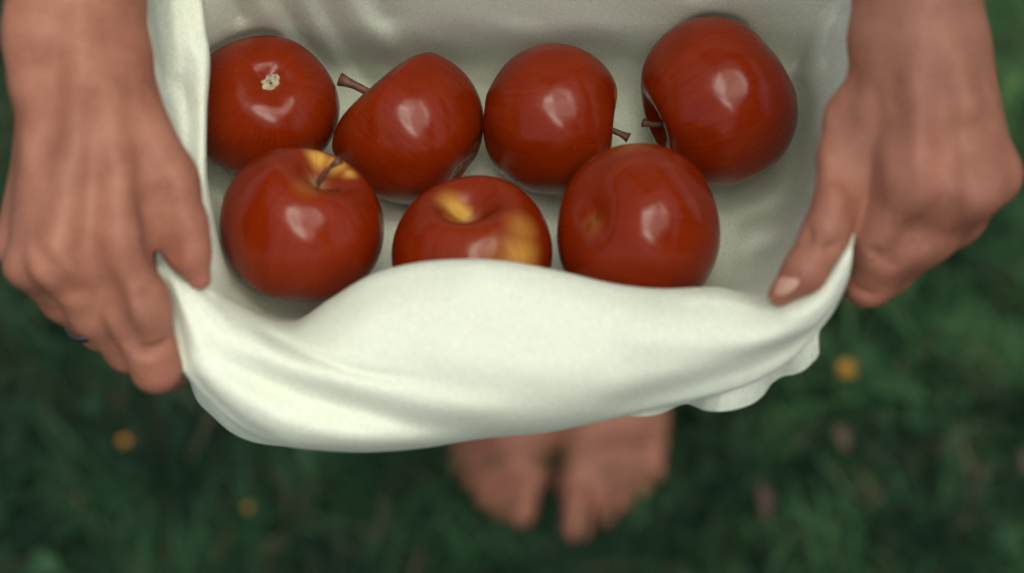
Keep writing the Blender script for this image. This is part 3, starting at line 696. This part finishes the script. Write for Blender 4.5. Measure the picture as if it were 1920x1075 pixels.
# legs
ANK = {}
def leg(sx, ankle, knee, hip):
    B.chain([hip, knee], [.083, .052], .03)
    B.ball(np.array(knee) + (0, -.012, 0), .048, .03)
    B.chain([knee, np.array(knee) * .68 + np.array(ankle) * .32 + (0, .012, 0), ankle], [.050, .050, .032], .03)
RF = ground(930, 590, .07); LF = ground(1152, 585, .07)      # ankle joints, hidden behind the dress
LF[2] = RF[2] = .075
leg(-1, RF, (BX - .075, -.02, .48), (BX - .085, .01, .88)); leg(1, LF, (BX + .075, -.02, .48), (BX + .085, .01, .88))
def foot(ank, balls, toes, k=.012):
    """balls: metatarsal heads big toe to little toe (px, py, z, r); toes: tips"""
    heel = np.array(ank) + (0, .045, -.045); B.cap(np.array(ank), heel, .031, .026, .02)
    for (px, py, z, r) in balls:
        g = ground(px, py, z); B.cap(np.array(ank) + (0, -.01, -.022), g, .026, r, k)
    for (b, t) in zip(balls, toes):
        g0, g1 = ground(*b[:3]), ground(*t[:3]); m = (g0 + g1) / 2 + (0, 0, .007)
        B.chain([g0, m, g1], [b[3] * .86, t[3] * .95, t[3]], .004)
for q in ((1088, 800, .038, .024), (1125, 790, .045, .024), (1165, 780, .040, .023), (1205, 780, .028, .021)): B.cap(LF + (0, -.01, -.02), ground(*q[:3]), .028, q[3], .015)
for q in ((990, 800, .038, .022), (950, 795, .042, .024), (905, 790, .030, .022), (875, 785, .024, .019)): B.cap(RF + (0, -.01, -.02), ground(*q[:3]), .028, q[3], .015)
foot(LF, [(1082, 905, .022, .0175), (1125, 890, .021, .0145), (1160, 876, .019, .013), (1192, 858, .017, .012), (1222, 835, .015, .0125)],
         [(1080, 990, .015, .0125), (1133, 968, .013, .0088), (1168, 945, .012, .0084), (1200, 918, .011, .0080), (1228, 888, .011, .0080)])
foot(RF, [(990, 890, .022, .0170), (958, 880, .021, .0140), (928, 868, .019, .013), (900, 852, .017, .012), (872, 832, .015, .0120)],
         [(978, 965, .015, .0120), (938, 955, .013, .0086), (910, 935, .012, .0082), (885, 905, .011, .0080), (858, 872, .011, .0080)])
# arms
ARM0 = len(B.pr)
def arm(shoulder, elbow, wrist, flat):
    B.chain([shoulder, elbow], [.046, .036], .03)
    B.chain([elbow, np.array(elbow) * .62 + np.array(wrist) * .38, wrist], [.037, .0305, .0210], .03)
    for f in flat: B.cap(np.array(elbow) * .45 + np.array(wrist) * .55, f[0], .019, f[1], .02)
WR_R = H(158, 95, .995); WR_L = H(1714, 60, .995)
EL_R = P(118, -1500, .99); EL_L = P(1770, -1520, .99)
arm((BX - .165, .0, 1.345), EL_R, WR_R, [(H(118, 80, .992), .0134), (H(202, 90, 1.0), .0132)])
arm((BX + .165, .0, 1.345), EL_L, WR_L, [(H(1672, 60, 1.0), .0138), (H(1762, 60, .992), .0150)])

# her right hand (left in the photo): back of the hand with four finger roots, thumb on the inner side
def hand_right_of_person():
    w1, w2 = H(120, 110, .992), H(208, 120, 1.0)
    mcp = {'i': H(222, 450, .990), 'm': H(118, 482, .984), 'r': H(62, 492, .998), 'l': H(40, 455, 1.022)}
    B.cap(w2, mcp['i'], .0140, .0146, .010); B.cap(WR_R, H(170, 440, .992), .017, .0125, .012)
    B.cap(w1, mcp['m'], .0150, .0138, .012); B.cap(w1, mcp['r'], .0130, .0118, .012); B.cap(w1, mcp['l'], .0125, .0115, .012)
    B.cap(w2, H(262, 320, 1.012), .0130, .0130, .012)
    # knuckles and tendons
    B.ball(H(212, 462, .9835), .0095, .008); B.ball(H(98, 492, .9775), .0085, .007); B.ball(H(42, 500, .990), .0078, .006)
    B.cap(H(178, 180, .984), H(212, 440, .981), .0030, .0040, .014); B.cap(H(140, 180, .980), H(108, 460, .9765), .0026, .0036, .014)
    B.cap(H(105, 190, .987), H(52, 470, .987), .0022, .0030, .012)
    # index: long proximal phalanx, bent at the middle joint, then back under the cloth
    B.chain([mcp['i'], H(256, 575, .994), H(292, 690, 1.008)], [.0148, .0132, .0112], .008)
    B.chain([H(294, 688, 1.010), H(322, 690, 1.036), H(336, 668, 1.052)], [.0104, .0088, .0070], .003)
    # middle, ring and little finger folded behind it
    B.chain([mcp['m'], H(178, 582, 1.004), H(240, 655, 1.026)], [.0132, .0108, .0100], .005)
    B.chain([H(240, 655, 1.026), H(290, 665, 1.050), H(312, 640, 1.062)], [.0100, .0085, .0070], .003)
    B.chain([mcp['r'], H(120, 560, 1.020), H(188, 618, 1.046)], [.0115, .0098, .0092], .004)
    B.chain([H(188, 618, 1.046), H(240, 625, 1.068), H(262, 600, 1.074)], [.0092, .0080, .0068], .003)
    B.chain([mcp['l'], H(92, 520, 1.040), H(150, 570, 1.062)], [.0108, .0086, .0080], .004)
    B.chain([H(150, 570, 1.062), H(200, 572, 1.078), H(220, 550, 1.08)], [.0080, .0070, .0060], .003)
    # thumb lies over the rolled edge of the cloth
    B.chain([H(232, 190, 1.002), H(300, 345, 1.000), H(335, 425, 1.002)], [.0145, .0160, .0125], .006)
    B.chain([H(335, 425, 1.002), H(352, 470, 1.004), H(374, 522, 1.008)], [.0125, .0098, .0052], .004)
hand_right_of_person()

# her left hand (right in the photo): thumb pressed on the flap, fingers folded behind it
def hand_left_of_person():
    w1, w2 = H(1674, 90, 1.000), H(1768, 90, .992)
    mcp = {'i': H(1718, 328, .990), 'm': H(1806, 342, .986), 'r': H(1852, 322, 1.000), 'l': H(1856, 300, 1.018)}
    B.cap(w1, mcp['i'], .0145, .0150, .010); B.cap(WR_L, H(1762, 330, .990), .018, .0130, .012)
    B.cap(w2, mcp['m'], .0158, .0140, .012); B.cap(w2, mcp['r'], .0135, .0118, .012); B.cap(w2, mcp['l'], .0130, .0110, .012)
    B.cap(w1, H(1650, 250, 1.012), .0135, .0130, .012)
    B.ball(H(1738, 348, .9835), .0098, .008); B.ball(H(1826, 360, .9795), .0088, .007); B.ball(H(1870, 335, .990), .0085, .010)
    B.cap(H(1722, 170, .984), H(1736, 330, .982), .0030, .0040, .016); B.cap(H(1768, 160, .982), H(1822, 340, .979), .0028, .0036, .016)
    B.cap(H(1800, 160, .986), H(1872, 312, .988), .0022, .0030, .009)
    B.chain([mcp['i'], H(1662, 440, 1.006), H(1628, 528, 1.022)], [.0155, .0138, .0112], .012)
    B.chain([H(1628, 528, 1.022), H(1592, 520, 1.046), H(1560, 492, 1.054)], [.0108, .0088, .0070], .003)
    B.chain([mcp['m'], H(1740, 425, 1.006), H(1668, 508, 1.034)], [.0148, .0130, .0108], .011)
    B.chain([H(1668, 508, 1.034), H(1625, 500, 1.058), H(1590, 470, 1.066)], [.0102, .0085, .0070], .003)
    B.chain([mcp['r'], H(1795, 405, 1.016), H(1725, 468, 1.042)], [.0122, .0108, .0100], .009)
    B.chain([H(1728, 462, 1.046), H(1680, 460, 1.068), H(1640, 430, 1.074)], [.0095, .0080, .0068], .003)
    B.chain([mcp['l'], H(1815, 350, 1.040), H(1760, 405, 1.062)], [.0108, .0088, .0080], .004)
    B.chain([H(1760, 405, 1.062), H(1712, 405, 1.078), H(1690, 380, 1.08)], [.0080, .0070, .0060], .003)
    # thumb
    B.chain([H(1690, 120, 1.004), H(1612, 225, 1.004), H(1586, 300, 1.002)], [.0150, .0145, .0118], .006)
    B.chain([H(1584, 296, 1.002), H(1573, 372, .998), H(1548, 440, .996)], [.0118, .0100, .0102], .004)
    B.chain([H(1548, 440, .996), H(1508, 510, .996), H(1462, 552, 1.000)], [.0100, .0092, .0052], .004)
hand_left_of_person()

# bones, tendons and creases on the backs of both hands
ridge([(88, 130), (84, 260), (78, 400)], 0.0069, -0.0005, 0.01248)
ridge([(186, 210), (176, 330), (168, 440)], 0.0069, -0.00041, 0.01248)
ridge([(160, 470), (196, 560), (238, 645)], 0.005175, -0.00069, 0.0078)
ridge([(60, 470), (96, 520), (140, 560)], 0.0046, -0.0005, 0.00624)
ridge([(282, 300), (296, 380), (304, 450), (306, 480)], 0.005175, -0.0005, 0.00936)
ridge([(60, 150), (58, 60), (52, -20)], 0.0069, 0.00028, 0.0156)
ridge([(150, 40), (158, 150), (140, 300), (112, 440)], 0.004025, 0.00028, 0.00936)
ridge([(196, 170), (214, 300), (220, 430)], 0.004025, 0.00023, 0.00936)
ridge([(250, 560), (290, 548)], 0.0016, -0.00043, 0.002); ridge([(262, 655), (318, 640)], 0.0016, -0.00058, 0.002); ridge([(258, 668), (320, 654)], 0.0014, -0.00043, 0.002)
ridge([(1573, 170), (1578, 250), (1600, 320), (1614, 372)], 0.00575, -0.0005, 0.00936)
ridge([(1722, 40), (1734, 160), (1738, 300)], 0.00437, 0.0003, 0.01092)
ridge([(1775, 80), (1800, 210), (1826, 330)], 0.00391, 0.00028, 0.00936)
ridge([(1786, 280), (1784, 350)], 0.00575, -0.00041, 0.01092); ridge([(1762, 160), (1784, 280)], 0.00575, -0.00028, 0.01092)
ridge([(1846, 250), (1856, 340)], 0.005175, -0.00037, 0.00936)
ridge([(1770, 400), (1720, 452), (1668, 500)], 0.0046, -0.00037, 0.0078)
ridge([(1632, 470), (1680, 500)], 0.0016, -0.00043, 0.002); ridge([(1600, 540), (1640, 556)], 0.0014, -0.00036, 0.002)
ridge([(1512, 430), (1572, 462)], 0.0016, -0.0005, 0.002); ridge([(1508, 442), (1566, 474)], 0.0013, -0.00043, 0.002); ridge([(1518, 418), (1578, 448)], 0.0013, -0.00036, 0.002)
ridge([(1560, 380), (1552, 420)], 0.0046, 0.00018, 0.0078)

def make_body():
    V, T, Q = B.mesh(.0018)
    faces = T + [tuple(int(v) for v in q) for q in Q]
    faces = [f[::-1] for f in faces]
    o = child(mesh_obj('body', V, faces, M['skin']))
    me = o.data; n = len(me.vertices); co = np.empty(n * 3, np.float32); me.vertices.foreach_get('co', co); co = co.reshape(-1, 3)
    fl = np.zeros(n)
    for c, r, a in ((H(212, 465, .98), .016, .35), (H(100, 495, .98), .013, .4), (H(1740, 350, .98), .016, .4), (H(1826, 362, .98), .014, .4), (H(1880, 335, .98), .012, .4), (H(296, 700, 1.0), .018, .35),
                    (H(374, 500, 1.0), .02, .6), (H(1630, 540, 1.01), .03, .35), (H(1480, 545, 1.0), .018, .7), (H(1560, 400, 1.0), .02, .35), (ground(1090, 985, .01), .03, .7), (ground(1200, 920, .01), .04, .8),
                    (ground(960, 960, .01), .04, .8), (ground(1140, 965, .01), .03, .7)):
        fl = np.maximum(fl, a * np.exp(-(np.linalg.norm(co - c, axis=1) / r) ** 2))
    at = me.attributes.new('flush', 'FLOAT', 'POINT'); at.data.foreach_set('value', fl.astype(np.float32))
    return o
make_body()

def blob(name, c, ex, rad, mat, n=16, cut=None):
    """ellipsoid with own axes"""
    V, F = [], []; ex = [Vector(e).normalized() for e in ex]
    for i in range(n + 1):
        for k in range(2 * n):
            a, b = math.pi * i / n, math.pi * k / n
            p = (math.sin(a) * math.cos(b), math.sin(a) * math.sin(b), math.cos(a))
            V.append(tuple(Vector(c) + sum((ex[q] * (p[q] * rad[q]) for q in range(3)), Vector())))
    F = [(i * 2 * n + k, (i + 1) * 2 * n + k, (i + 1) * 2 * n + (k + 1) % (2 * n), i * 2 * n + (k + 1) % (2 * n)) for i in range(n) for k in range(2 * n)]
    return mesh_obj(name, np.array(V), np.array(F), mat)

def make_details():
    # thumb nail on the right, following the last joint
    a, b = P(1500, 506, .9885), P(1455, 550, .9955); dv = Vector(b - a).normalized(); nrm = Vector(-AF * .80 - AR * .45 + AU * .40)
    nrm = (nrm - dv * nrm.dot(dv)).normalized(); side = dv.cross(nrm)
    c = (Vector(a) + Vector(b)) / 2 + Vector((0, 0, 0))
    o = child(blob('fingernail', c + nrm * -.0002, (dv, side, nrm), (.0078, .0050, .0022), M['nail']))
    # ring on the ring finger of the hand on the left
    c0, c1 = P(120, 560, 1.020), P(188, 618, 1.046); ax = Vector(c1 - c0).normalized(); c = Vector(c0 * .35 + c1 * .65)
    u = ax.orthogonal().normalized(); w = ax.cross(u); V, F = [], []
    for i in range(48):
        t = i / 48 * 6.2832; rd = u * math.cos(t) + w * math.sin(t)
        for k in range(10):
            s = k / 10 * 6.2832; V.append(tuple(c + rd * (.0102 + .0011 * math.cos(s)) + ax * .0022 * math.sin(s)))
    F = [(i * 10 + k, ((i + 1) % 48) * 10 + k, ((i + 1) % 48) * 10 + (k + 1) % 10, i * 10 + (k + 1) % 10) for i in range(48) for k in range(10)]
    child(mesh_obj('ring', np.array(V), np.array(F), M['silver']))
    # eyes, hair
    for sx in (-1, 1):
        c = HC + (sx * .029, -.071, .002)
        e = child(blob('eye', c, ((1, 0, 0), (0, 1, 0), (0, 0, 1)), (.0095, .008, .0050), M['eye_white']))
        p = blob('iris', c + (0, -.0068, -.001), ((1, 0, 0), (0, 1, 0), (0, 0, 1)), (.0048, .003, .0045), M['iris']); p.parent = e
    Hh = Field()
    Hh.cap(HC + (0, .035, .035), HC + (0, .005, .055), .086, .078, .02); Hh.cap(HC + (0, .06, .0), HC + (0, .055, -.05), .070, .050, .03)
    Hh.ball(HC + (0, .135, .0), .035, .02)
    rnd = random.Random(3)
    for j in range(46):
        a = (j / 46 - .5) * 4.4; s, c = math.sin(a), math.cos(a)
        p0 = HC + (.01 * s, -.01, .118); p1 = HC + (.088 * s, .03 - .085 * abs(c) * (1 if abs(a) < .9 else -.6), .055 - .02 * rnd.random()); p2 = HC + (.075 * s, .09, -.035 * rnd.random())
        Hh.chain([p0, p1 + (0, .02 if abs(a) < .9 else 0, .02), p2], [.010, .011, .008], .004)
    V, T, Q = Hh.mesh(.0035)
    child(mesh_obj('hair', V, [f[::-1] for f in T + [tuple(int(v) for v in q) for q in Q]], M['hair']))
make_details()
